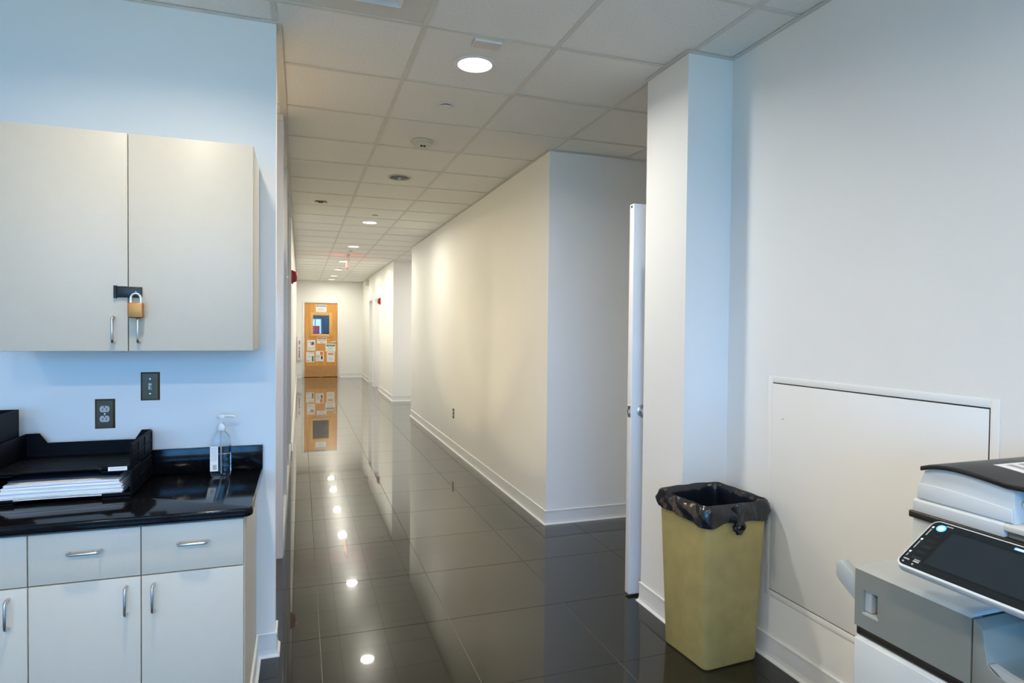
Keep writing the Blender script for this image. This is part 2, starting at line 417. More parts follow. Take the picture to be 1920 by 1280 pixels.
base_run('baseboard_left', [(-.175, 2.30), (-.175, YW), (XL, YW), (XL, 2.97)], 'white cove base around the cabinet end and wall corner')
base_run('baseboard_room_left', [(XB, YW), (-1.10, YW)], 'white cove base left of the beige base cabinets')
base_run('baseboard_hall_left', [(XL+.002, 7.5), (XL+.002, YFAR), (.03, YFAR)], 'white cove base on the far left hallway wall')
base_run('baseboard_far', [(1.095, YFAR), (XP, YFAR), (XP, 16.5)], 'white cove base right of the wooden door')
base_run('baseboard_hall_right_far', [(XP, 14.35), (XP, 12.13), (5.2, 12.13)], 'white cove base around the farther wall corner')
base_run('baseboard_between_doorways', [(XP, 15.7), (XP, 15.2)], 'short white cove base between the two far doorways')

# ================================================================== LAMPS IN THE CEILING
ring_prof = [(LAMP_R-.002, 0), (LAMP_R-.002, -.004), (LAMP_R+.004, -.006), (LAMP_R+.016, -.004), (LAMP_R+.019, .0)]
def downlight(cell, label, on=True, col=LAMP_COL, power=LAMP_W, spread=180):
    x, y = CX0+(cell[0]+.5)*T, CY0+(cell[1]+.5)*T; z = HC+.002
    t = thing('ceiling_downlight', label, 'light', (x, y, z), group='round recessed ceiling downlights')
    MB().lathe(ring_prof, (x, y, z), n=40, caps=False).build('trim_ring', 'trim_white' if on else 'ivory', t, smooth=50)
    MB().lathe([(LAMP_R-.002, -.001), (LAMP_R-.006, .02), (LAMP_R-.02, .11), (.0, .11)], (x, y, z), n=32, caps=False).build('reflector', 'reflector', t, smooth=50)
    if on:
        MB().lathe([(LAMP_R-.005, .006), (LAMP_R-.006, .010), (0, .010)], (x, y, z), n=32).build('lens', 'lens', t, smooth=50)
        L = bpy.data.lights.new('downlight_lamp', 'AREA'); L.shape = 'DISK'; L.size = .155; L.energy = power; L.color = col; L.spread = R_(spread)
        lo = bpy.data.objects.new('downlight_lamp', L); COL.objects.link(lo); lo.parent = t; lo.location = (0, 0, -.003)
    else:
        MB().lathe([(.05, .07), (.045, .06), (0, .055)], (x, y, z), n=24).build('bulb', 'off_lens', t, smooth=50)
    return t
nth = ['nearest lit hallway downlight, brightest, beside the small ceiling plate', 'unlit hallway downlight with dark opening',
       'lit downlight beyond the unlit one, next to a sprinkler cap', 'lit downlight just before the red exit sign',
       'lit downlight half hidden behind the red exit sign', 'lit downlight next after the exit sign',
       'second lit downlight after the exit sign', 'last lit downlight close to the far wall']
for k, r in enumerate(hall_rows):
    downlight((0, r), nth[k], on=(k != 1), power=LAMP_W if k == 0 else FAR_W[k], col=LAMP_COL if k == 0 else FAR_COL, spread=165 if k == 0 else 175)
downlight((-2, -2), 'lit downlight above the counter, out of view', col=NEUTRAL_COL, power=COUNTER_W, spread=152)
downlight((0, -4), 'lit downlight above the floor by the printer, out of view', col=NEUTRAL_COL, power=PRINTER_W, spread=152)
downlight((-2, -6), 'lit downlight behind the camera on the left', col=BACK_COL, power=BACK_W, spread=170)
downlight((0, -8), 'lit downlight behind the camera on the right', col=BACK_COL, power=BACK_W, spread=170)
downlight((-4, -6), 'lit downlight in the far left corner behind the camera', col=BACK_COL, power=BACK_W, spread=170)
for c in ((-3, 3), (-3, 6)):  # added lamps, unseen, spilling warm light into the mid hallway
    downlight(c, 'unseen downlight added behind the hallway glazing to brighten the hall, %s one' % ('nearer' if c[1] == 3 else 'farther'), power=GLASS_FILL_W, col=GLASS_FILL_COL)
# side passage fixture lighting the farther wall corner
t = thing('ceiling_panel_light', 'square panel light in the side passage, hidden round the corner', 'light', (3.3, 11.1, HC))
box(3.0, 3.6, 10.8, 11.4, HC-.012, HC-.001).build('housing', 'trim_white', t)
box(3.03, 3.57, 10.83, 11.37, HC-.014, HC-.0122).build('diffuser', 'lens', t)
L = bpy.data.lights.new('panel_lamp', 'AREA'); L.size = .5; L.energy = 26; L.color = (1, .97, .93)
lo = bpy.data.objects.new('panel_lamp', L); COL.objects.link(lo); lo.parent = t; lo.location = (0, 0, -.02)

# supply diffuser in the ceiling
vx, vy = CX0-.5*T, CY0-.5*T
t = thing('air_diffuser', 'square louvred air diffuser set in the ceiling', 'vent', (vx, vy, HC))
h = T/2-.004
p = MB(); q = .187
p.box(vx-h, vx+h, vy-h, vy-q, HC+.002, HC+.006).box(vx-h, vx+h, vy+q, vy+h, HC+.002, HC+.006).box(vx-h, vx-q, vy-q, vy+q, HC+.002, HC+.006).box(vx+q, vx+h, vy-q, vy+q, HC+.002, HC+.006)
p.build('face_plate', 'grid_white', t)
for k in range(3):
    a, b = q-.06*k, q-.06*k-.045; vs = []; fs = []
    for r, z in ((a, HC+.001), (a-.006, HC-.006), (b, HC+.03)): vs += [(vx-r, vy-r, z), (vx+r, vy-r, z), (vx+r, vy+r, z), (vx-r, vy+r, z)]
    for m in range(2):
        for e in range(4): fs.append((m*4+e, m*4+(e+1) % 4, m*4+4+(e+1) % 4, m*4+4+e))
    o = MB().add(vs, fs).build('louvre', 'trim_white', t)
    so = o.modifiers.new('thick', 'SOLIDIFY'); so.thickness = .0015
box(vx-.24, vx+.24, vy-.24, vy+.24, HC+.05, HC+.055).build('duct_back', 'dark_gap', t)

def ceil_cap(x, y, lab, r=.04):
    t = thing('sprinkler_cap', lab, 'sprinkler', (x, y, HC), group='sprinkler caps')
    MB().lathe([(.0, -.007), (r-.003, -.007), (r, -.005), (r, -.003)], (x, y, HC), n=28).build('cover', 'trim_white', t, smooth=40)
    MB().lathe([(r-.008, -.003), (r-.008, .003)], (x, y, HC), n=24).build('neck', 'dark_gap', t, smooth=40)
ceil_cap(.800, 3.575, 'round white sprinkler cap between nearest downlight and smoke detector')
ceil_cap(.818, 7.33, 'round sprinkler cap just before the farther lit downlight')
ceil_cap(.812, 10.94, 'small round sprinkler cap beside the exit sign')
ceil_cap(.82, 14.25, 'tiny sprinkler cap near the last hallway downlights')
sx, sy = .796, 4.30
t = thing('smoke_detector', 'round ivory smoke detector on the hallway ceiling', 'smoke detector', (sx, sy, HC))
MB().lathe([(.075, 0), (.078, -.006), (.074, -.014), (.062, -.018)], (sx, sy, HC), n=36).build('base_plate', 'ivory', t, smooth=40)
MB().lathe([(.062, -.018), (.060, -.026), (.040, -.036), (.034, -.046), (.026, -.052), (0, -.053)], (sx, sy, HC), n=36).build('sensor_head', 'ivory', t, smooth=40)
for dx in (-.010, .010): box(sx+dx-.007, sx+dx+.007, sy-.040, sy-.030, HC-.046, HC-.036).build('sensor_slot', 'dark_gap', t)
px, py = .800, 2.735
t = thing('ceiling_plate', 'small rectangular white cover plate beside the nearest downlight', 'plate', (px, py, HC))
box(px-.062, px+.062, py-.035, py+.035, HC-.006, HC+.002).build('cover', 'grid_white', t, bevel=.001)
box(px-.062, px+.062, py-.038, py-.035, HC-.008, HC+.002).build('lip', 'trim_white', t)
hx, hy = .200, 6.70
t = thing('ceiling_hook_plate', 'small rusty bracket left on a ceiling tile', 'bracket', (hx, hy, HC))
box(hx-.055, hx+.055, hy-.02, hy+.02, HC-.006, HC+.001).build('plate', 'rust', t)
for d in (-.05, .05): MB().lathe([(.012, .0), (.012, -.012), (0, -.014)], (hx+d, hy, HC-.004), n=14).build('screw_boss', 'ivory', t, smooth=40)
box(hx-.03, hx+.02, hy-.012, hy+.012, HC-.018, HC-.006).build('clip', 'rust', t)
# exit sign, edge on
ex, ey = .806, 11.53
t = thing('exit_sign', 'hanging red exit sign seen edge-on below the ceiling', 'exit sign', (ex, ey, HC))
box(ex-.03, ex+.03, ey-.14, ey+.14, HC-.03, HC+.001).build('canopy', 'exit_panel', t, bevel=.004)
MB().box(ex-.012, ex+.012, ey-.012, ey+.012, HC-.09, HC-.03).build('stem', 'exit_panel', t)
box(ex-.022, ex+.022, ey-.16, ey+.16, HC-.25, HC-.09).build('panel', 'exit_panel', t, bevel=.004)
for s in (-1, 1):
    text_part('lettering', 'EXIT', .15, 'exit_red', t, frame((ex+s*.0225, ey, HC-.17), (0, s, 0), (0, 0, 1)))
# ceiling-corner speaker box far away
t = thing('wall_speaker', 'small white box mounted high on the far hallway wall', 'speaker', (XP, 16.75, HC-.17))
box(XP-.075, XP-.001, 16.68, 16.80, HC-.20, HC-.05).build('case', 'ivory', t, bevel=.006)
box(XP-.079, XP-.075, 16.695, 16.785, HC-.185, HC-.065).build('grille', 'device_grey', t)

# ================================================================== LEFT GLAZED SCREEN
MY = [4.05, 5.20, 6.33, 7.45]
for k in range(3):
    a, b = MY[k], MY[k+1]
    o = thing('window_%d' % (k+1), ('nearest', 'middle', 'farthest')[k]+' tall glass bay with white frame along the left of the hallway', 'window', (XL, a, 0), kind='structure')
    box(XL-.14, XL+.003, a, a+.05, .0, HC-.04).build('mullion', 'mullion', o, bevel=.003)
    box(XL-.12, XL+.004, a+.05, b, .0, .10).build('sill_curb', 'trim_white', o)
    box(XL-.12, XL-.002, a+.05, b, HC-.06, HC-.04).build('head_frame', 'mullion', o)
    box(XL-.045, XL-.037, a+.05, b, .10, HC-.06).build('pane', 'window_glass', o)
    box(XL-.12, XL, a, b, HC-.04, HC).build('header', 'rust', o).data.materials[0] = MATS['grid_white']
struct('trim_6', box(XL-.13, XL+.003, 7.45, 7.5, 0, HC-.04), 'mullion', 'white end post of the hallway glazing', 'trim', bevel=.003)
struct('trim_7', box(XL-.10, XL-.01, 2.97, 2.985, 0, HC-.08), 'mullion', 'white door jamb edge behind the cabinet wall corner', 'trim', bevel=.002)

# red fire alarm strobes
def strobe(x, y, z, s, lab):
    t = thing('fire_alarm_strobe', lab, 'fire alarm', (x, y, z), group='red fire alarm strobes')
    e = lambda a, b: (min(x+s*a, x+s*b), max(x+s*a, x+s*b))
    box(*e(0, .022), y-.06, y+.06, z-.075, z+.075).build('back_box', 'alarm_red', t, bevel=.003)
    MB().prism([(x+s*.022, z-.06), (x+s*.055, z-.05), (x+s*.062, z-.01), (x+s*.05, z+.06), (x+s*.022, z+.068)], 'y', y-.052, y+.052).build('housing', 'alarm_red', t, bevel=.003)
    MB().lathe([(.0, 0), (.016, .004), (.022, .012), (.022, .03)], (x+s*.050, y, z+.022), 'z', n=16).build('strobe_lens', 'white_plastic', t, smooth=40)
strobe(XL+.002, 7.62, 2.005, 1, 'red fire alarm strobe on the left hallway wall by the glazing')
strobe(XP, 14.18, 2.02, -1, 'red fire alarm strobe beside the far doorways on the right')

# outlet low on hallway wall
t = thing('wall_outlet', 'tiny ivory outlet low on the long hallway wall', 'outlet', (XP, 7.09, .43))
box(XP-.006, XP, 7.055, 7.125, .375, .49).build('plate', 'bronze_plate', t, bevel=.002)
for dz in (-.022, .022): box(XP-.0075, XP-.006, 7.073, 7.107, .4325+dz-.014, .4325+dz+.014).build('socket', 'ivory', t)

# ================================================================== FAR WOODEN DOOR
YD = YFAR+.02
d = thing('door_1', 'closed maple door with small window at the hallway end', 'door', (.56, YFAR, 0), kind='structure')
fr = MB().box(.06, .112, YFAR-.014, YFAR+.14, 0, 2.155).box(1.012, 1.065, YFAR-.014, YFAR+.14, 0, 2.155).box(.112, 1.012, YFAR-.014, YFAR+.14, 2.103, 2.155)
fr.build('door_frame', 'trim_white', d, bevel=.003)
X0, X1, Z0, Z1, GX0, GX1, GZ0, GZ1 = .116, 1.008, .012, 2.099, .335, .79, 1.215, 1.765
lf = MB().box(X0, GX0, YD, YD+.045, Z0, Z1).box(GX1, X1, YD, YD+.045, Z0, Z1).box(GX0, GX1, YD, YD+.045, Z0, GZ0).box(GX0, GX1, YD, YD+.045, GZ1, Z1)
lf.build('leaf', 'maple', d)
vf = MB()
for a in ((.265, .345, 1.14, 1.835), (.782, .867, 1.14, 1.835), (.345, .782, 1.14, 1.226), (.345, .782, 1.752, 1.835)): vf.box(a[0], a[1], YD-.016, YD+.05, a[2], a[3])
vf.build('vision_frame', 'maple_pale', d, bevel=.003)
box(.345, .782, YD+.018, YD+.024, 1.226, 1.752).build('pane', 'door_glass', d)
box(.15, .98, YD-.002, YD, .03, .325).build('kick_plate', 'kick', d)
hd = MB().lathe([(.028, 0), (.028, -.012), (.022, -.014)], (.945, YD, 1.0), 'y', n=20).build('lever_rose', 'satin_steel', d, smooth=40)
MB().tube([(.945, YD-.012, 1.0), (.945, YD-.05, 1.0), (.93, YD-.055, 1.0), (.87, YD-.055, .995), (.83, YD-.052, .99)], .010).build('lever', 'satin_steel', hd, smooth=50)
box(.935, .955, YD-.004, YD, .93, .96).build('lock', 'satin_steel', d)
for z in (.25, 1.05, 1.85): box(.102, .118, YD-.016, YD-.0, z-.055, z+.055).build('hinge', 'satin_steel', d)
# sheets on the door
def sheet(label, x0, x1, z0, z1, marks=(), texts=(), name='door_sign', y=None):
    y = YD-.001 if y is None else y
    t = thing(name, label, 'sign', ((x0+x1)/2, y, z0), group='paper signs on the wooden door')
    box(x0, x1, y-.0025, y, z0, z1).build('sheet', 'paper', t)
    w, h = x1-x0, z1-z0
    for m, a, b, c, e in marks: box(x0+a*w, x0+b*w, y-.0035, y-.0025, z0+c*h, z0+e*h).build('printed_block', m, t)
    for body, size, m, u, v in texts: text_part('lettering', body, size, m, t, frame((x0+u*w, y-.0040, z0+v*h), (1, 0, 0), (0, 0, 1)), extrude=.0003)
    return t
lines = lambda m, vs, a=.12, b=.88, th=.025: [(m, a, b, v-th, v+th) for v in vs]
sheet('white sign with blue heading above the door window', .42, .705, 1.85, 2.052, [('blue_ink', .06, .94, .72, .94)]+lines('print_grey', (.5, .36, .2), .2, .8), [('NOTICE', .052, 'paper', .5, .83)])
sheet('red-topped staff warning sign just below the door window', .455, .715, .958, 1.135, [('sign_red', .06, .94, .66, .92)], [('DANGER', .045, 'paper', .5, .79), ('EMPLOYEES', .040, 'ink', .5, .45), ('ONLY', .036, 'ink', .5, .18)])
sheet('poster with a red and grey round picture, upper left of door', .19, .405, .757, 1.052, [('print_grey', .12, .45, .78, .84), ('sign_pink', .42, .75, .52, .8), ('print_grey', .62, .9, .55, .85), ('paper_blue', .1, .9, .2, .3), ('print_grey', .08, .5, .12, .16)])
sheet('white sign with green heading right of the door lever', .685, .955, .727, .953, [('sign_green', .08, .94, .66, .88)]+lines('print_grey', (.5, .35, .18), .2, .8), [('SAFETY FIRST', .030, 'paper', .5, .77)])
sheet('poster with a green stripe, lower left of door', .162, .378, .427, .712, [('ink', .4, .9, .88, .91), ('sign_green', .72, .92, .08, .62), ('paper_blue', .15, .65, .5, .6), ('print_grey', .08, .4, .12, .18)])
sheet('poster with an orange burst picture, lower centre of door', .42, .637, .455, .743, [('sign_orange', .55, .92, .62, .94), ('sign_orange', .68, .82, .5, .62), ('ink', .66, .86, .18, .5), ('paper_blue', .08, .5, .3, .62), ('print_grey', .08, .45, .12, .16)])
sheet('white notice with pale red heading, lower right of door', .722, .935, .43, .713, [('sign_pink', .15, .85, .72, .9)]+lines('print_grey', (.62, .4, .3, .2), .2, .8, .012))
# extinguisher box left of the door
t = thing('extinguisher_cabinet', 'narrow cream fire extinguisher box left of the wooden door', 'cabinet', (-.03, YFAR, .47))
box(-.085, .03, YFAR-.05, YFAR-.001, .48, 1.16).build('box', 'trim_white', t, bevel=.004)
for a, b in ((.93, 1.04), (.79, .86), (.56, .77)): box(-.035, .0, YFAR-.052, YFAR-.05, a, b).build('red_lettering', 'sign_pink', t)
# room behind the door
t = thing('tool_chest', 'red tool chest seen through the door window', 'tool chest', (.30, 20.4, 0))
box(-.2, .575, 20.2, 20.7, .08, 1.46).build('case', 'chest_red', t, bevel=.01)
for k in range(4):
    q = box(-.16, .54, 20.18, 20.2, .14+.32*k, .42+.32*k).build('drawer', 'chest_red', t, bevel=.004)
    box(.0, .42, 20.165, 20.18, .36+.32*k, .375+.32*k).build('handle', 'satin_steel', q)
for dx in (-.1, .46): box(dx-.04, dx+.04, 20.25, 20.6, 0, .08).build('caster', 'ink', t)
t = thing('storage_cabinet', 'tall dark cabinet seen through the door window', 'cabinet', (1.1, 20.0, 0))
box(.68, 1.38, 19.8, 20.4, 0, 1.70).build('body', 'cabinet_dark', t, bevel=.005)
for a in (.69, 1.04): box(a, a+.33, 19.785, 19.8, .06, 1.66).build('door', 'cabinet_dark', t, bevel=.003)
t = thing('window_7', 'daylit workshop window seen through the door glass', 'window', (.45, 22.48, 1.4), kind='structure')
box(.30, .68, 22.485, 22.499, 1.20, 1.69).build('pane', 'day_window', t)
MB().box(.26, .30, 22.46, 22.499, 1.16, 1.73).box(.68, .72, 22.46, 22.499, 1.16, 1.73).box(.475, .505, 22.46, 22.485, 1.2, 1.69).box(.30, .68, 22.46, 22.499, 1.16, 1.20).box(.30, .68, 22.46, 22.499, 1.69, 1.73).build('window_frame', 'mullion', t)
t = thing('ceiling_panel_light', 'unseen panel light added behind the wooden door to light the red chest', 'light', (.4, 19.3, HC))
box(.1, .7, 19.0, 19.6, HC-.012, HC+.24).build('housing', 'trim_white', t)
box(.13, .67, 19.03, 19.57, HC-.014, HC-.0122).build('diffuser', 'lens', t)
L = bpy.data.lights.new('workshop_fill_lamp', 'AREA'); L.size = .5; L.energy = 22; L.color = (.75, .88, 1)  # added lamp, unseen, so the chest reads red through the door glass
lo = bpy.data.objects.new('workshop_fill_lamp', L); COL.objects.link(lo); lo.parent = t; lo.location = (0, 0, -.02)
# closed doors in the two far right doorways
for k, (a, b) in enumerate(((14.35, 15.2), (15.7, 16.5))):
    o = thing('door_%d' % (k+3), ('nearer', 'farther')[k]+' white doorway in the far right hallway wall', 'door', (XP, a, 0), kind='structure')
    MB().box(XP-.010, 1.86, a-.04, a+.03, 0, 2.18).box(XP-.010, 1.86, b-.03, b+.04, 0, 2.18).box(XP-.010, 1.86, a+.03, b-.03, 2.11, 2.18).build('door_frame', 'ivory', o).data.materials[0] = MATS['trim_white']
    box(1.82, 1.86, a+.034, b-.034, .01, 2.106).build('leaf', 'trim_white', o)
    MB().lathe([(.02, 0), (.02, -.03), (.028, -.045), (.024, -.06), (0, -.065)], (1.82, a+.1, 1.0), 'x', n=16).build('knob', 'satin_steel', o, smooth=40)

# ================================================================== OPEN WHITE DOOR BEHIND THE PIER
d = thing('door_2', 'open white door standing edge-on behind the white pier', 'door', (2.55, 2.92, 0), kind='structure')
leaf = box(1.676, 2.575, 2.918, 2.962, .012, 2.105).build('leaf', 'trim_white', d, bevel=.002)
box(1.6745, 1.676, 2.926, 2.954, .965, 1.025).build('latch_plate', 'satin_steel', d)
box(1.666, 1.676, 2.933, 2.945, .985, 1.005).build('latch_bolt', 'satin_steel', d)
k = MB().lathe([(.033, 0), (.033, -.006), (.028, -.010)], (1.742, 2.918, 1.0), 'y', n=28).build('knob_rose', 'satin_steel', d, smooth=40)
MB().lathe([(.013, -.008), (.013, -.024), (.020, -.030), (.027, -.040), (.027, -.052), (.020, -.060), (0, -.061)], (1.742, 2.918, 1.0), 'y', n=28).build('knob', 'satin_steel', k, smooth=50)
box(1.674, 1.676, 2.934, 2.946, 2.085, 2.097).build('screw_hole', 'dark_gap', d)
MB().box(2.60, 2.62, 2.93, 2.97, 0, 2.17).box(2.60, 2.62, 3.88, 3.92, 0, 2.17).box(2.60, 2.62, 2.97, 3.88, 2.13, 2.17).build('door_frame', 'trim_white', d)

# ================================================================== ACCESS PANEL IN THE RIGHT WALL
t = thing('access_panel', 'large white flush access panel in the wall behind the printer', 'access panel', (XR, 1.73, .28))
PA0, PA1, PZ0, PZ1, wd = 1.258, 2.212, .277, 1.238, .026
f = MB().box(XR-.003, XR-.0002, PA0, PA0+wd, PZ0, PZ1).box(XR-.003, XR-.0002, PA1-wd, PA1, PZ0, PZ1).box(XR-.003, XR-.0002, PA0+wd, PA1-wd, PZ0, PZ0+wd).box(XR-.003, XR-.0002, PA0+wd, PA1-wd, PZ1-wd, PZ1)
f.build('frame', 'paint', t, bevel=.0012)
box(XR-.0008, XR-.0002, PA0+wd, PA1-wd, PZ0+wd, PZ1-wd).build('gap', 'dark_gap', t)
box(XR-.0045, XR-.0009, PA0+wd+.0035, PA1-wd-.002, PZ0+wd+.0045, PZ1-wd-.0045).build('panel_door', 'paint', t, bevel=.0008)
MB().lathe([(.004, 0), (.004, -.001), (0, -.001)], (XR-.0045, 2.12, 1.06), 'x', n=12).build('keyhole', 'device_grey', t)

# ================================================================== BASE CABINETS AND COUNTER
YF = 2.262                                            # faces of doors and drawers
def pull(parent, p, vert, ln=.088, out=.028):
    x, y, z = p; h = ln/2; c = .010
    if vert: pts = [(x, y, z-h), (x, y-out+c, z-h), (x, y-out+.003, z-h+.003), (x, y-out, z-h+c), (x, y-out, z+h-c), (x, y-out+.003, z+h-.003), (x, y-out+c, z+h), (x, y, z+h)]
    else: pts = [(x-h, y, z), (x-h, y-out+c, z), (x-h+.003, y-out+.003, z), (x-h+c, y-out, z), (x+h-c, y-out, z), (x+h-.003, y-out+.003, z), (x+h, y-out+c, z), (x+h, y, z)]
    return MB().tube(pts, .0045, 10).build('handle', 'satin_steel', parent, smooth=60)
def base_cab(x0, x1, cells, label):
    t = thing('base_cabinet', label, 'cabinet', (.5*(x0+x1), .5*(YF+YW), 0), group='beige base cabinets under the black counter')
    box(x0, x1, YF+.02, YW-.001, .10, .794).build('body', 'laminate', t)
    box(x0, x1, YF+.075, YW-.001, 0, .10).build('toe_kick', 'dark_gap', t)
    for a, b, hx in cells:
        dr = box(a, b, YF, YF+.0195, .628, .785).build('drawer', 'laminate', t, bevel=.0012)
        pull(dr, (.5*(a+b), YF, .722), False)
        do = box(a, b, YF, YF+.0195, .105, .624).build('door', 'laminate', t, bevel=.0012)
        pull(do, (hx, YF, .553), True)
    return t
base_cab(-.789, -.176, [(-.788, -.4855, -.524), (-.4825, -.180, -.447)], 'beige two-door base cabinet at the right end of the black counter')
base_cab(-1.10, -.7895, [(-1.099, -.7915, -.838)], 'beige base cabinet cut off by the left edge of the photo')
t = thing('countertop', 'glossy black stone countertop with low backsplash on beige cabinets', 'countertop', (-.62, 2.55, .795))
# slab with rounded front right corner
cx, cy, rr = -.150-.03, 2.236+.03, .03
poly = [(-1.12, 2.236)]+[(cx+rr*math.cos(a), cy+rr*math.sin(a)) for a in [R_(-90+15*i) for i in range(7)]]+[(-.150, YW-.001), (-1.12, YW-.001)]
MB().prism(poly, 'z', .795, .825).build('slab', 'counter_stone', t, bevel=.006, seg=3)
box(-1.12, -.150, YW-.021, YW-.001, .825, .927).build('backsplash', 'counter_stone', t, bevel=.002)

# ================================================================== WALL CABINET
t = thing('wall_cabinet', 'beige two-door wall cabinet hung above the counter', 'cabinet', (-.575, 2.69, 1.341))
box(-.985, -.1665, 2.533, YW-.001, 1.341, 2.108).build('body', 'laminate', t, bevel=.001)
dl = box(-.984, -.5765, 2.512, 2.532, 1.342, 2.107).build('door', 'laminate', t, bevel=.0012)
dr = box(-.5735, -.1675, 2.512, 2.532, 1.342, 2.107).build('door', 'laminate', t, bevel=.0012)
pull(dl, (-.618, 2.512, 1.418), True); pull(dr, (-.540, 2.512, 1.418), True)
hs = MB().box(-.616, -.578, 2.508, 2.512, 1.532, 1.570).build('hasp_plate', 'black_iron', dl)
t2 = thing('hasp', 'black steel hasp bridging the two wall cabinet doors', 'hasp', (-.57, 2.51, 1.53))
box(-.610, -.530, 2.502, 2.5075, 1.531, 1.569).build('strap', 'black_iron', t2, bevel=.003)
MB().tube([(-.613, 2.506, 1.528), (-.613, 2.506, 1.572)], .0055, 12).build('hinge_barrel', 'black_iron', t2, smooth=50)
MB().tube([(-.5475, 2.512, 1.552), (-.5475, 2.492, 1.552), (-.5455, 2.488, 1.548), (-.5455, 2.492, 1.543), (-.5455, 2.5, 1.541)], .003, 8).build('staple', 'satin_steel', t2, smooth=50)
t3 = thing('padlock', 'brass padlock hanging from the black hasp', 'padlock', (-.544, 2.484, 1.458))
bx0, bx1, bz0, bz1 = -.5685, -.5215, 1.459, 1.512
MB().box(bx0, bx1, 2.472, 2.494, bz0, bz1).build('body', 'brass', t3, bevel=.004, seg=3)
sh = [(-.5605, 2.483, 1.508)]+[(-.545-.0155*math.cos(R_(18*i)), 2.483, 1.528+.0165*math.sin(R_(18*i))) for i in range(11)]+[(-.5295, 2.483, 1.508)]
MB().tube(sh, .0042, 12).build('shackle', 'chrome', t3, smooth=60)
MB().box(-.560, -.530, 2.4716, 2.472, 1.470, 1.4705).box(-.560, -.530, 2.4716, 2.472, 1.4775, 1.478).build('engraved_band', 'bronze_plate', t3)

# ================================================================== PLATES ON THE CABINET WALL
def plate(name, label, cat, x0, x1, z0, z1):
    t = thing(name, label, cat, (.5*(x0+x1), YW, z0))
    y = YW-.0002; b = .007
    vs = [(x0, y, z0), (x1, y, z0), (x1, y, z1), (x0, y, z1), (x0+b, y-.006, z0+b*.7), (x1-b, y-.006, z0+b*.7), (x1-b, y-.006, z1-b*.7), (x0+b, y-.006, z1-b*.7)]
    MB().add(vs, [(0, 3, 2, 1), (4, 5, 6, 7), (0, 1, 5, 4), (1, 2, 6, 5), (2, 3, 7, 6), (3, 0, 4, 7)]).build('plate', 'bronze_plate', t)
    return t, .5*(x0+x1), .5*(z0+z1), y-.006
t, x, z, y = plate('light_switch', 'dark metal light switch plate below the wall cabinet', 'switch', -.611, -.542, 1.128, 1.243)
box(x-.006, x+.006, y-.001, y, z-.013, z+.013).build('toggle_slot', 'device_grey', t)
MB().prism([(y, z-.004), (y, z+.006), (y-.013, z+.001), (y-.013, z-.008)], 'x', x-.004, x+.004).build('toggle', 'device_grey', t, bevel=.001)
for dz in (-.030, .030): MB().lathe([(.0035, 0), (.003, -.0012), (0, -.0015)], (x, y, z+dz), 'y', n=12).build('screw', 'satin_steel', t, smooth=40)
t, x, z, y = plate('wall_outlet', 'dark metal duplex outlet plate above the letter tray', 'outlet', -.771, -.701, 1.020, 1.138)
for dz in (-.0195, .0195):
    n = 28; poly = [(x+.0172*math.cos(2*math.pi*i/n), z+dz+max(-.0125, min(.0125, .0172*math.sin(2*math.pi*i/n)))) for i in range(n)]
    s = MB().prism(poly, 'y', y-.002, y).build('socket', 'device_grey', t)
    for dx, hh in ((-.0065, .004), (.0065, .005)): box(x+dx-.0012, x+dx+.0012, y-.0026, y-.002, z+dz-.005, z+dz+hh-.001).build('slot', 'dark_gap', s)
    MB().lathe([(.0026, 0), (.0026, -.0007), (0, -.0007)], (x, y-.002, z+dz+.0085), 'y', n=12).build('slot', 'dark_gap', s)
MB().lathe([(.0035, 0), (.003, -.0012), (0, -.0015)], (x, y, z), 'y', n=12).build('screw', 'satin_steel', t, smooth=40)

# ================================================================== LETTER TRAY, PAPERS, SORTER, SANITISER
ZC = .825
TX0, TX1, TY0, TY1 = -.985, -.563, 2.49, 2.815
t = thing('letter_tray', 'black two-tier desktop letter tray on the counter', 'letter tray', (.5*(TX0+TX1), 2.65, ZC))
def side(x0, x1, name):
    # upper and lower side walls: notched profile rising to the back corners
    for k, z in enumerate((ZC+.002, ZC+.100)):
        p = MB().prism([(TY0, z), (TY1, z), (TY1, z+.092), (TY0, z+.092)], 'x', x0, x1).build(name, 'black_plastic', t, bevel=.0015)
        s = -1 if x0 < -.8 else 1; xo = x1 if s > 0 else x0
        for zz in (.012, .05, .086): box(min(xo, xo+s*.003), max(xo, xo+s*.003), TY0+.004, TY1-.004, z+zz-.002, z+zz+.002).build('rib', 'black_plastic', p)
        for yy in (TY0+.004, TY0+.10, TY0+.20, TY1-.006): box(min(xo, xo+s*.003), max(xo, xo+s*.003), yy, yy+.003, z+.012, z+.086).build('rib', 'black_plastic', p)
side(TX0, TX0+.004, 'side_wall'); side(TX1-.004, TX1, 'side_wall')
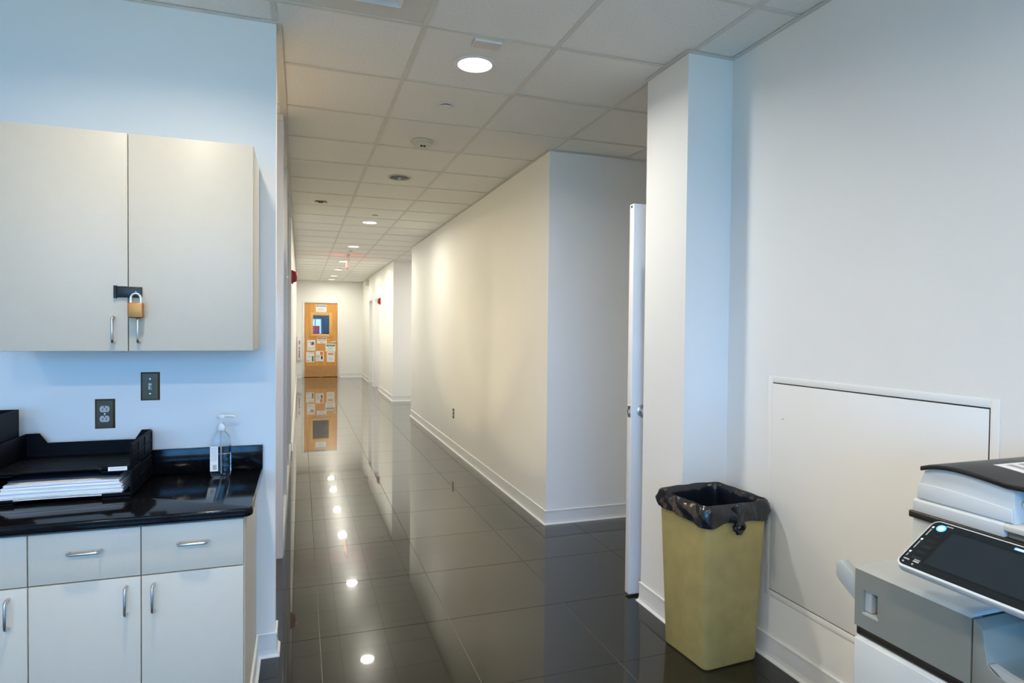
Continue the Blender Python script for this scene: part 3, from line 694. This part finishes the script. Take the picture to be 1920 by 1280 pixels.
for k, z in enumerate((ZC+.006, ZC+.100)):
    back_h = .07 if k == 0 else .055
    MB().prism([(TX0+.004, z), (TX1-.004, z), (TX1-.004, z+.092), (TX1-.035, z+.092), (TX1-.058, z+back_h), (TX0+.07, z+back_h), (TX0+.045, z+.092), (TX0+.004, z+.092)], 'y', TY1-.004, TY1).build('back_wall', 'black_plastic', t)
    fl_ = MB().prism([(TX0+.004, TY0+.002), (TX0+.075, TY0+.002), (TX0+.10, TY0+.03), (TX1-.115, TY0+.03), (TX1-.09, TY0+.002), (TX1-.004, TY0+.002), (TX1-.004, TY1-.004), (TX0+.004, TY1-.004)], 'z', z, z+.004).build('tray_floor', 'black_plastic', t)
    for q in range(7): box(TX0+.03, TX1-.03, TY0+.06+.034*q, TY0+.064+.034*q, z+.004, z+.0055).build('rib', 'black_plastic', fl_)
    box(TX0+.004, TX0+.075, TY0+.002, TY0+.005, z-.004, z+.012).build('front_lip', 'black_plastic', t)
    box(TX1-.09, TX1-.004, TY0+.002, TY0+.005, z-.006, z+.014).build('front_lip', 'black_plastic', t)
lab = box(TX1-.070, TX1-.012, TY0+.0008, TY0+.002, ZC+.0985, ZC+.1125).build('label_strip', 'paper', t)
text_part('lettering', 'DEAL JACKET', .0072, 'print_grey', lab, frame((TX1-.041, TY0+.0005, ZC+.1055), (1, 0, 0), (0, 0, 1)), extrude=.0001)
t = thing('paper_stack', 'stack of white papers in the lower letter tray', 'papers', (-.78, 2.62, ZC+.0105))
rnd = random.Random(3); z = ZC+.0120
for k in range(22):
    h = rnd.choice((.0015, .0022, .003)); fan = (1-k/22.)
    x0 = TX0+.018+.030*(k/21.)+rnd.uniform(-.004, .004); x1 = TX1-.035+rnd.uniform(-.006, .004)+.006*fan
    y0 = TY0+.005+rnd.uniform(0, .016); y1 = TY1-.022
    # front edge sags a little to the left as in a loose stack
    nx = 8; vs = []; fs = []
    for i in range(nx+1):
        u = i/nx; x = x0+(x1-x0)*u; s = -.0012*math.sin(math.pi*u)*0 + .0015*math.sin(math.pi*u)
        skew = -.010*(1-u)
        vs += [(x, max(TY0+.003, y0+skew), z+s), (x, y1, z+s), (x, y1, z+h+s), (x, max(TY0+.003, y0+skew), z+h+s)]
    for i in range(nx):
        for e in range(4): fs.append((i*4+e, i*4+(e+1) % 4, i*4+4+(e+1) % 4, i*4+4+e))
    fs += [(0, 1, 2, 3), tuple(nx*4+e for e in (3, 2, 1, 0))]
    MB().add(vs, fs).build('sheet_bundle', 'paper' if k < 18 or k % 2 else 'paper_blue', t)
    z += h+.0002
z += .002
t = thing('document_folder', 'dark folder lying on the papers in the letter tray', 'folder', (-.78, 2.65, z))
MB().prism([(TX0+.045, z), (TX1-.05, z), (TX1-.05, z+.004), (TX0+.3, z+.007), (TX0+.045, z+.004)], 'y', TY0+.045, TY1-.03).build('cover', 'folder_dark', t)
box(TX0+.06, TX1-.09, TY0+.040, TY0+.060, z+.004, z+.0065).build('tab', 'folder_dark', t)
t = thing('desk_file_sorter', 'black mesh desk sorter cut off by the left edge of the photo', 'organizer', (-1.05, 2.72, ZC))
SX0, SX1, SY0, SY1 = -1.115, -.992, 2.60, 2.775
for z0, z1 in ((ZC+.002, ZC+.135), (ZC+.150, ZC+.290)):
    ins = 0 if z0 > .9 else .004
    MB().box(SX1-.004-ins, SX1-ins, SY0, SY1, z0, z1).box(SX0, SX0+.004, SY0, SY1, z0, z1).box(SX0, SX1-ins, SY1-.004, SY1, z0, z1).build('tray_wall', 'black_plastic', t)
    box(SX0, SX1-ins, SY0, SY1, z0, z0+.004).build('tray_floor', 'black_plastic', t)
    for q in range(12): box(SX0+.006+.0098*q, SX0+.010+.0098*q, SY0, SY0+.003, z0, z1-.004).build('slat', 'black_plastic', t)
    box(SX0, SX1, SY0-.001, SY0+.004, z1-.010, z1).build('top_rail', 'black_plastic', t)
MB().box(SX0, SX0+.006, SY0, SY0+.006, ZC+.0, ZC+.29).box(SX1-.006, SX1, SY1-.006, SY1, ZC, ZC+.29).box(SX0, SX0+.006, SY1-.006, SY1, ZC, ZC+.29).build('corner_post', 'black_plastic', t)

bxc, byc = -.3035, 2.762
t = thing('hand_sanitizer', 'clear pump bottle of hand sanitizer on the black counter', 'bottle', (bxc, byc, ZC))
def rrect(w, d, n=9, r=.018):
    pts = []
    for cx_, cy_, a0 in ((w-r, d-r, 0), (-w+r, d-r, 90), (-w+r, -d+r, 180), (w-r, -d+r, 270)):
        for i in range(n): a = R_(a0+90*i/(n-1)); pts.append((cx_+r*math.cos(a), cy_+r*math.sin(a)))
    return pts
def loft(rings, cap=True):
    mb = MB(); vs = []; fs = []; n = len(rings[0])
    for r in rings: vs += r
    for k in range(len(rings)-1):
        for i in range(n): j = (i+1) % n; fs.append((k*n+i, k*n+j, (k+1)*n+j, (k+1)*n+i))
    if cap: fs += [tuple(range(n-1, -1, -1)), tuple((len(rings)-1)*n+i for i in range(n))]
    return mb.add(vs, fs)
def bring(w, d, z, r): return [(bxc+p[0], byc+p[1], ZC+z) for p in rrect(w, d, r=r)]
bp = [(.032, .021, .0006, .014), (.0365, .0255, .006, .016), (.0375, .0265, .02, .017), (.0365, .0262, .09, .017), (.036, .026, .128, .017), (.034, .025, .150, .0165), (.027, .0215, .165, .0155), (.018, .0165, .176, .0145), (.0135, .0135, .181, .0134), (.0135, .0135, .188, .0134)]
bo = loft([bring(*q) for q in bp]).build('bottle_body', 'clear_plastic', t, smooth=50)
gp = [(.030, .019, .003, .013), (.0345, .0235, .008, .015), (.0355, .0245, .02, .016), (.0345, .0242, .09, .016)]
loft([bring(*q) for q in gp]).build('gel_fill', 'gel', bo, smooth=50)
box(bxc-.0375, bxc-.008, byc-.0282, byc-.0275, ZC+.024, ZC+.125).build('back_label', 'paper', bo)
for k in range(9): box(bxc-.035, bxc-.012, byc-.0286, byc-.0282, ZC+.066+.0062*k, ZC+.0675+.0062*k).build('printed_line', 'print_grey', bo)
for k in range(7): box(bxc-.027+.0021*k, bxc-.0262+.0021*k, byc-.0286, byc-.0282, ZC+.030, ZC+.050).build('printed_line', 'ink', bo)
text_part('lettering', 'PURELL', .026, 'ink', bo, frame((bxc+.006, byc+.0278, ZC+.068), (0, 0, 1), (1, 0, 0)), extrude=.0002)
box(bxc+.020, bxc+.0235, byc+.0275, byc+.0282, ZC+.03, ZC+.115).build('blue_stripe', 'blue_ink', bo)
pu = MB().lathe([(.0165, .184), (.0175, .190), (.0165, .204), (.010, .211), (.0085, .214)], (bxc, byc, ZC), n=28).build('pump_collar', 'white_plastic', t, smooth=45)
MB().lathe([(.0052, .210), (.0052, .238)], (bxc, byc, ZC), n=16).build('pump_stem', 'white_plastic', pu, smooth=45)
MB().lathe([(.0145, .233), (.0155, .237), (.0155, .243), (.012, .2465), (0, .247)], (bxc, byc, ZC), n=28).build('pump_head', 'white_plastic', pu, smooth=45)
MB().tube([(bxc, byc, ZC+.241), (bxc+.025, byc, ZC+.2415), (bxc+.042, byc, ZC+.241), (bxc+.050, byc, ZC+.2375)], [.0055, .0052, .0046, .004], 12).build('spout', 'white_plastic', pu, smooth=50)
MB().tube([(bxc, byc, ZC+.20), (bxc, byc, ZC+.1), (bxc+.002, byc, ZC+.012)], .0028, 8).build('dip_tube', 'white_plastic', pu, smooth=50)

# ================================================================== TRASH CAN WITH BAG
t = thing('trash_can', 'tan square trash can standing against the right wall', 'trash can', (1.742, 2.314, 0), R_(3.6))
CB, CTOP, CH = .1425, .166, .70
def sq(h, r, z, n=7): return [(p[0], p[1], z) for p in rrect(h, h, n=n, r=r)]
loft([sq(CB-.012, .02, .0), sq(CB-.004, .024, .004), sq(CB, .025, .012), sq(CTOP, .026, CH), sq(CTOP-.005, .024, CH), sq(CB-.006, .022, .02)]).build('body', 'can_tan', t, smooth=40, local=True)
t2 = thing('trash_bag', 'black plastic liner folded over the rim of the tan trash can', 'bag', (1.742, 2.314, CH), R_(3.6))
def per(u, h, r):      # point on a rounded square, u in 0..1
    pts = rrect(h, h, n=25, r=r); n = len(pts)
    L_ = [0]
    for i in range(n): L_.append(L_[-1]+math.dist(pts[i], pts[(i+1) % n]))
    s = u*L_[-1]
    for i in range(n):
        if s <= L_[i+1]:
            f = (s-L_[i])/max(1e-9, L_[i+1]-L_[i]); a, b = pts[i], pts[(i+1) % n]
            return Vector((a[0]+(b[0]-a[0])*f, a[1]+(b[1]-a[1])*f))
    return Vector(pts[0])
N = 220
ksx, ksy = -.02, -CTOP            # knot on the near face
def hem(p):
    # skirt depth below the rim by position: shallow at left rear corner, deep at the near left corner
    a = math.atan2(p.y, p.x); d = .072
    near = Vector((-.166, -.166)); d += .016*math.exp(-((p-near).length/.10)**2)
    d -= .010*math.exp(-((p-Vector((-.05, -.17))).length/.05)**2)
    d += .010*math.exp(-((p-Vector((.17, -.17))).length/.10)**2)
    return d
prof = [(-.016, -.36, 0), (-.014, -.20, 0), (-.012, -.08, 0), (-.009, -.025, 0), (-.006, .002, 0), (.002, .009, 0), (.009, .004, 0), (.013, -.25, 1), (.014, -.5, 1), (.013, -.78, 1), (.010, -1., 1)]
vs = []; rows = []
for (o_, z_, rel) in prof:
    row = []
    for i in range(N):
        u = i/N; p = per(u, CTOP-(.04*min(0, -z_) if not rel and z_ < 0 else 0) + (.040*z_ if not rel and z_ < 0 else 0), .03); nrm = Vector((p.x, p.y)).normalized()
        zz = z_ if not rel else .004+z_*hem(p)
        k = noise.noise(Vector((p.x*22, p.y*22, zz*9)))*.6 + noise.noise(Vector((p.x*60, p.y*60+zz*30, zz*14+5)))*.4
        fold = abs(math.sin((p.x-p.y)*30 + zz*48 + 2*noise.noise(Vector((p.x*9, p.y*9, 2)))))**3
        amp = .010 if rel else (.010 if z_ < -.02 else .004)
        off = o_ + amp*k + (.013*fold if rel else 0)
        kd = (p-Vector((ksx, ksy))).length
        if rel: off += .016*math.exp(-(kd/.035)**2)*(1 if z_ < -.3 else .5)
        if rel: off = max(off, .0045)
        elif z_ < .001: off = min(off, -.0075)
        dz = (.006*noise.noise(Vector((p.x*14, p.y*14, 3))) if -.03 < z_ <= .01 and not rel else 0) + (.004*k if rel else 0)
        if not rel and z_ > -.03: dz = max(dz, -.002 if o_ > -.007 else -.01)
        row.append((p.x+nrm.x*off, p.y+nrm.y*off, zz+dz))
    rows.append(row)
loft(rows, cap=False).build('liner', 'bag', t2, smooth=60, local=True)
# inside bottom of the liner
MB().add([(x*.98, y*.98, z) for x, y, z in rows[0]], [tuple(range(N))]).build('liner_bottom', 'bag', t2, local=True)
kn = MB(); kc = Vector((ksx+.004, ksy-.026, -.088))
kn.tube([(kc.x+.021*math.cos(a), kc.y-.005*math.sin(2*a), kc.z+.018*math.sin(a)) for a in [2*math.pi*i/20 for i in range(20)]], [.010+.003*math.sin(3*i) for i in range(20)], 10, closed=True)
kn.tube([(ksx-.014, ksy-.010, .0), (ksx-.004, ksy-.020, -.03), (ksx, ksy-.026, -.05), (kc.x, kc.y, -.072)], [.018, .012, .009, .012], 12)
kn.tube([(ksx+.016, ksy-.010, -.004), (ksx+.008, ksy-.022, -.035), (ksx+.002, ksy-.028, -.06), (kc.x-.004, kc.y-.004, -.075)], [.014, .010, .008, .010], 12)
kn.tube([(kc.x-.008, kc.y+.002, -.07), (kc.x-.020, kc.y+.004, -.083), (kc.x-.022, kc.y+.010, -.10)], [.010, .008, .004], 10)
kn.build('knot', 'bag', t2, smooth=70, local=True)

# ================================================================== MULTIFUNCTION PRINTER
P0 = (1.60, .84, 0)
t = thing('office_printer', 'large grey and white office printer cut off at the right edge', 'printer', P0)
XF, YA, YZ = 1.270, 1.134, .530
XBK = 1.90
box(XF+.004, XBK, YZ, YA, .03, .708).build('lower_body', 'mfp_white', t, bevel=.006)
for k, (a, b) in enumerate(((.505, .702), (.30, .497), (.06, .292))):
    q = box(XF-.002, XF+.012, YZ+.006, YA-.001, a, b).build('paper_drawer', 'mfp_white', t, bevel=.004)
    box(XF-.006, XF-.002, .70, .95, a+.03, a+.05).build('handle', 'mfp_grey', q, bevel=.002)
for a in (1.33, 1.84):
    for b in (YZ+.06, YA-.06): MB().lathe([(.03, -.01), (.03, .01)], (a, b, .03), 'x', n=18).build('caster', 'mfp_black', t, smooth=40)
box(XF+.003, XBK-.01, YZ+.004, YA-.002, .708, .730).build('base_band', 'mfp_black', t, bevel=.004)
# front cover with latch hole
hy0, hy1, hz0, hz1 = 1.072, 1.110, .768, .822
fc = MB().box(XF, XF+.03, .861, hy0, .730, .866).box(XF, XF+.03, hy1, YA, .730, .866).box(XF, XF+.03, hy0, hy1, .730, hz0).box(XF, XF+.03, hy0, hy1, hz1, .866)
fc = fc.build('front_cover', 'mfp_grey', t)
box(XF+.022, XF+.03, hy0, hy1, hz0, hz1).build('latch_well', 'mfp_black', fc)
MB().prism([(XF+.022, 1.090), (XF+.006, 1.093), (XF+.006, hy1), (XF+.022, hy1)], 'z', hz0+.004, hz1-.002).build('latch', 'mfp_mid', fc)
MB().prism([(XF-.001, hz0-.004), (XF+.02, hz0), (XF+.02, hz0+.002), (XF-.001, hz0+.001)], 'y', hy0-.002, hy1+.002).build('latch_lip', 'mfp_mid', fc)
# core, light top shelf
MB().box(XF+.03, XBK, .861, YA, .730, .862).build('core', 'mfp_mid', t)
MB().prism([(XF-.0005, .866), (XBK, .866), (XBK, .874), (XF+.02, .874)], 'y', .862, YA).build('top_shelf', 'mfp_mid', t, bevel=.001)
# second bay with the scooped output tray
MB().prism([(.858, .730), (YZ, .730), (YZ, .768), (.775, .770), (.815, .776), (.829, .789), (.838, .852), (.858, .866)], 'x', XF, XF+.16).build('output_bay', 'mfp_grey', t, bevel=.002)
MB().box(XF+.16, XBK, YZ, .858, .730, .866).build('output_core', 'mfp_grey', t)
MB().prism([(.826, .7895), (.80, .7735), (.775, .7715), (YZ+.004, .7695), (YZ+.004, .779), (.775, .781), (.80, .784)], 'x', XF+.001, XF+.022).build('bay_lip', 'mfp_mid', t)
# fold-out on the far side
MB().prism([(YA, .783), (1.186, .816), (1.195, .826), (1.196, .857), (1.182, .867), (1.150, .848), (YA, .834)], 'x', XF+.004, XF+.030).prism([(YA, .783), (1.15, .793), (1.15, .84), (YA, .83)], 'x', XF+.030, 1.62).build('side_handle', 'mfp_mid', t, bevel=.002)
# column that carries the scanner
box(1.362, XBK, YZ, 1.062, .874, 1.004).build('scanner_column', 'mfp_white', t, bevel=.003)
box(1.352, XBK, YZ-.01, 1.066, 1.004, 1.020).build('scanner_gap', 'mfp_black', t, bevel=.003)
# document feeder: lip, hull with sloping shoulders, curved black lid
lip = MB().prism([(1.355, 1.020), (1.40, 1.020), (1.40, 1.052), (1.362, 1.050), (1.355, 1.045)], 'y', .86, 1.058).prism([(1.355, 1.045), (1.355, 1.034), (1.40, 1.034), (1.40, 1.052), (1.362, 1.050)], 'y', YZ, .86)
lip.box(1.40, XBK-.02, YZ, 1.058, 1.020, 1.050)
lip.build('feeder_base', 'mfp_white', t, bevel=.0015)
box(1.366, 1.398, YZ+.01, .858, 1.0205, 1.0335).build('lift_grip', 'mfp_grey', t)
def lidz(y): 
    u = (1.036-y)/(1.036-.855); return 1.117+.012*math.sin(math.pi*min(1, max(0, u))**.7)*(1 if u < 1 else 0)+.003*min(u, 1)
ys = [1.036-.0181*i for i in range(11)]
prof_ = [(y, lidz(y)) for y in ys]
hull = [(1.051, 1.050), (1.049, 1.085)]+[(1.036, 1.1165)]+prof_[1:]+[(.846, 1.116), (.844, 1.050)]
MB().prism(hull, 'x', 1.362, XBK-.03).build('feeder_hull', 'mfp_white', t, bevel=.002)
sh_ = MB().prism([(1.0505, 1.052), (1.0485, 1.086), (.99, 1.088), (.93, 1.085), (.848, 1.079), (.846, 1.052)], 'x', 1.3585, 1.3622).build('feeder_band', 'mfp_white', t, bevel=.001)
lid = [(y, z+.0005) for y, z in [(1.040, 1.1165)]+prof_[1:]+[(.80, 1.122), (YZ, 1.118)]]
MB().prism(lid+[(y, z+.0105) for y, z in reversed(lid)], 'x', 1.352, XBK-.02).build('feeder_lid', 'mfp_black', t, bevel=.002)
def strip(y0, y1, h0, h1):
    yy = [y0+(y1-y0)*i/8 for i in range(9)]
    return [(y, lidz(y)+.0112+h0) for y in yy]+[(y, lidz(y)+.0112+h1) for y in reversed(yy)]
stk = MB().prism(strip(.955, .870, 0, .0006), 'x', 1.466, 1.66).build('lid_sticker', 'paper', t)
for k in range(4): MB().prism(strip(.945, .885, .0006, .0009), 'x', 1.49+.038*k, 1.51+.038*k).build('printed_mark', 'print_grey', stk)
# feed mouth at the near end
box(1.40, XBK-.03, YZ, .843, 1.050, 1.060).build('exit_tray', 'mfp_white', t)
box(1.42, XBK-.03, YZ, .843, 1.060, 1.075).build('exit_gap', 'mfp_black', t)
box(1.38, XBK-.03, YZ, .843, 1.084, 1.094).build('input_tray', 'mfp_white', t, bevel=.002)
box(1.40, XBK-.03, YZ, .843, 1.094, 1.117).build('input_gap', 'mfp_black', t)
# operation panel, tilted slab
PT = Vector((1.262, .934, 1.044)); PBm = Vector((1.146, .934, .966))
vdir = (PBm-PT); PL = vdir.length; vdir.normalize(); udir = Vector((0, -1, 0)); ndir = vdir.cross(udir).normalized()
if ndir.z < 0: ndir = -ndir
PWD = .285
def pp(u, v, n=0.): return PT+udir*u+vdir*v+ndir*n
def pslab(u0, u1, v0, v1, n0, n1, r=.0, k=6):
    if r > 0:
        pts = []
        for cu, cv, a0 in ((u1-r, v1-r, 0), (u0+r, v1-r, 90), (u0+r, v0+r, 180), (u1-r, v0+r, 270)):
            for i in range(k): a = R_(a0+90*i/(k-1)); pts.append((cu+r*math.cos(a), cv+r*math.sin(a)))
    else: pts = [(u0, v0), (u1, v0), (u1, v1), (u0, v1)]
    n = len(pts); vs = [pp(a, b, n0) for a, b in pts]+[pp(a, b, n1) for a, b in pts]
    return MB().add(vs, [tuple(range(n-1, -1, -1)), tuple(range(n, 2*n))]+[(i, (i+1) % n, n+(i+1) % n, n+i) for i in range(n)])
pan = pslab(0, PWD, 0, PL, -.016, 0, .017).build('operation_panel', 'mfp_white', t, bevel=.002)
pslab(.004, PWD-.004, .004, PL-.005, -.001, .0008, .014).build('panel_glass', 'screen', pan)
pslab(.050, PWD-.022, .022, PL-.022, .0008, .0012).build('display', 'key_dark', pan)
pslab(.0515, PWD-.0235, .0235, PL-.0235, .0012, .0016).build('display', 'lcd_off', pan)
def pdisc(u, v, r, m, nm, n1=.0016):
    pts = [(u+r*math.cos(2*math.pi*i/24), v+r*math.sin(2*math.pi*i/24)) for i in range(24)]
    MB().add([pp(a, b, .0008) for a, b in pts]+[pp(a, b, n1) for a, b in pts], [tuple(range(24, 48))]+[(i, (i+1) % 24, 24+(i+1) % 24, 24+i) for i in range(24)]).build(nm, m, pan)
pdisc(.026, .020, .0092, 'led_blue', 'home_button'); pdisc(.026, .020, .0052, 'led_white', 'home_button', .0020)
for k in range(5): pslab(.021, .042, .040+.0165*k, .0475+.0165*k, .0008, .0013, .001).build('key', 'key_dark', pan)
pslab(.031, .045, .009, .0115, .0008, .0011).build('printed_mark', 'print_grey', pan)
for v in (.020, .058, .096): pslab(.0085, .0125, v, v+.005, .0008, .0011).build('printed_mark', 'paper', pan)
for v, l in ((.028, .020), (.066, .022), (.104, .008)): pslab(.0095, .0115, v, v+l, .0008, .0011).build('printed_mark', 'print_grey', pan)
for u, v in ((.010, .1175), (.030, .1175)): pslab(u, u+.012, v, v+.0035, .0008, .0011).build('printed_mark', 'print_grey', pan)
pslab(.030, .042, .1125, .116, .0008, .0011).build('printed_mark', 'print_grey', pan)
for u in (.014, .034): pdisc(u, .1275, .002, 'print_grey', 'indicator')
pslab(.160, .185, .010, .0155, .0008, .0013, .001).build('status_light', 'led_blue', pan)
pslab(.163, .182, .0112, .0145, .0013, .0017, .001).build('status_light', 'led_white', pan)
MB().add([pp(.03, .02, -.016), pp(PWD, .02, -.016), pp(PWD, .075, -.016), pp(.03, .075, -.016), Vector((1.365, PT.y-.03, .995)), Vector((1.365, PT.y-PWD, .995)), Vector((1.365, PT.y-PWD, .945)), Vector((1.365, PT.y-.03, .945))],
         [(0, 1, 2, 3), (7, 6, 5, 4), (0, 4, 5, 1), (1, 5, 6, 2), (2, 6, 7, 3), (3, 7, 4, 0)]).build('panel_arm', 'mfp_black', t)
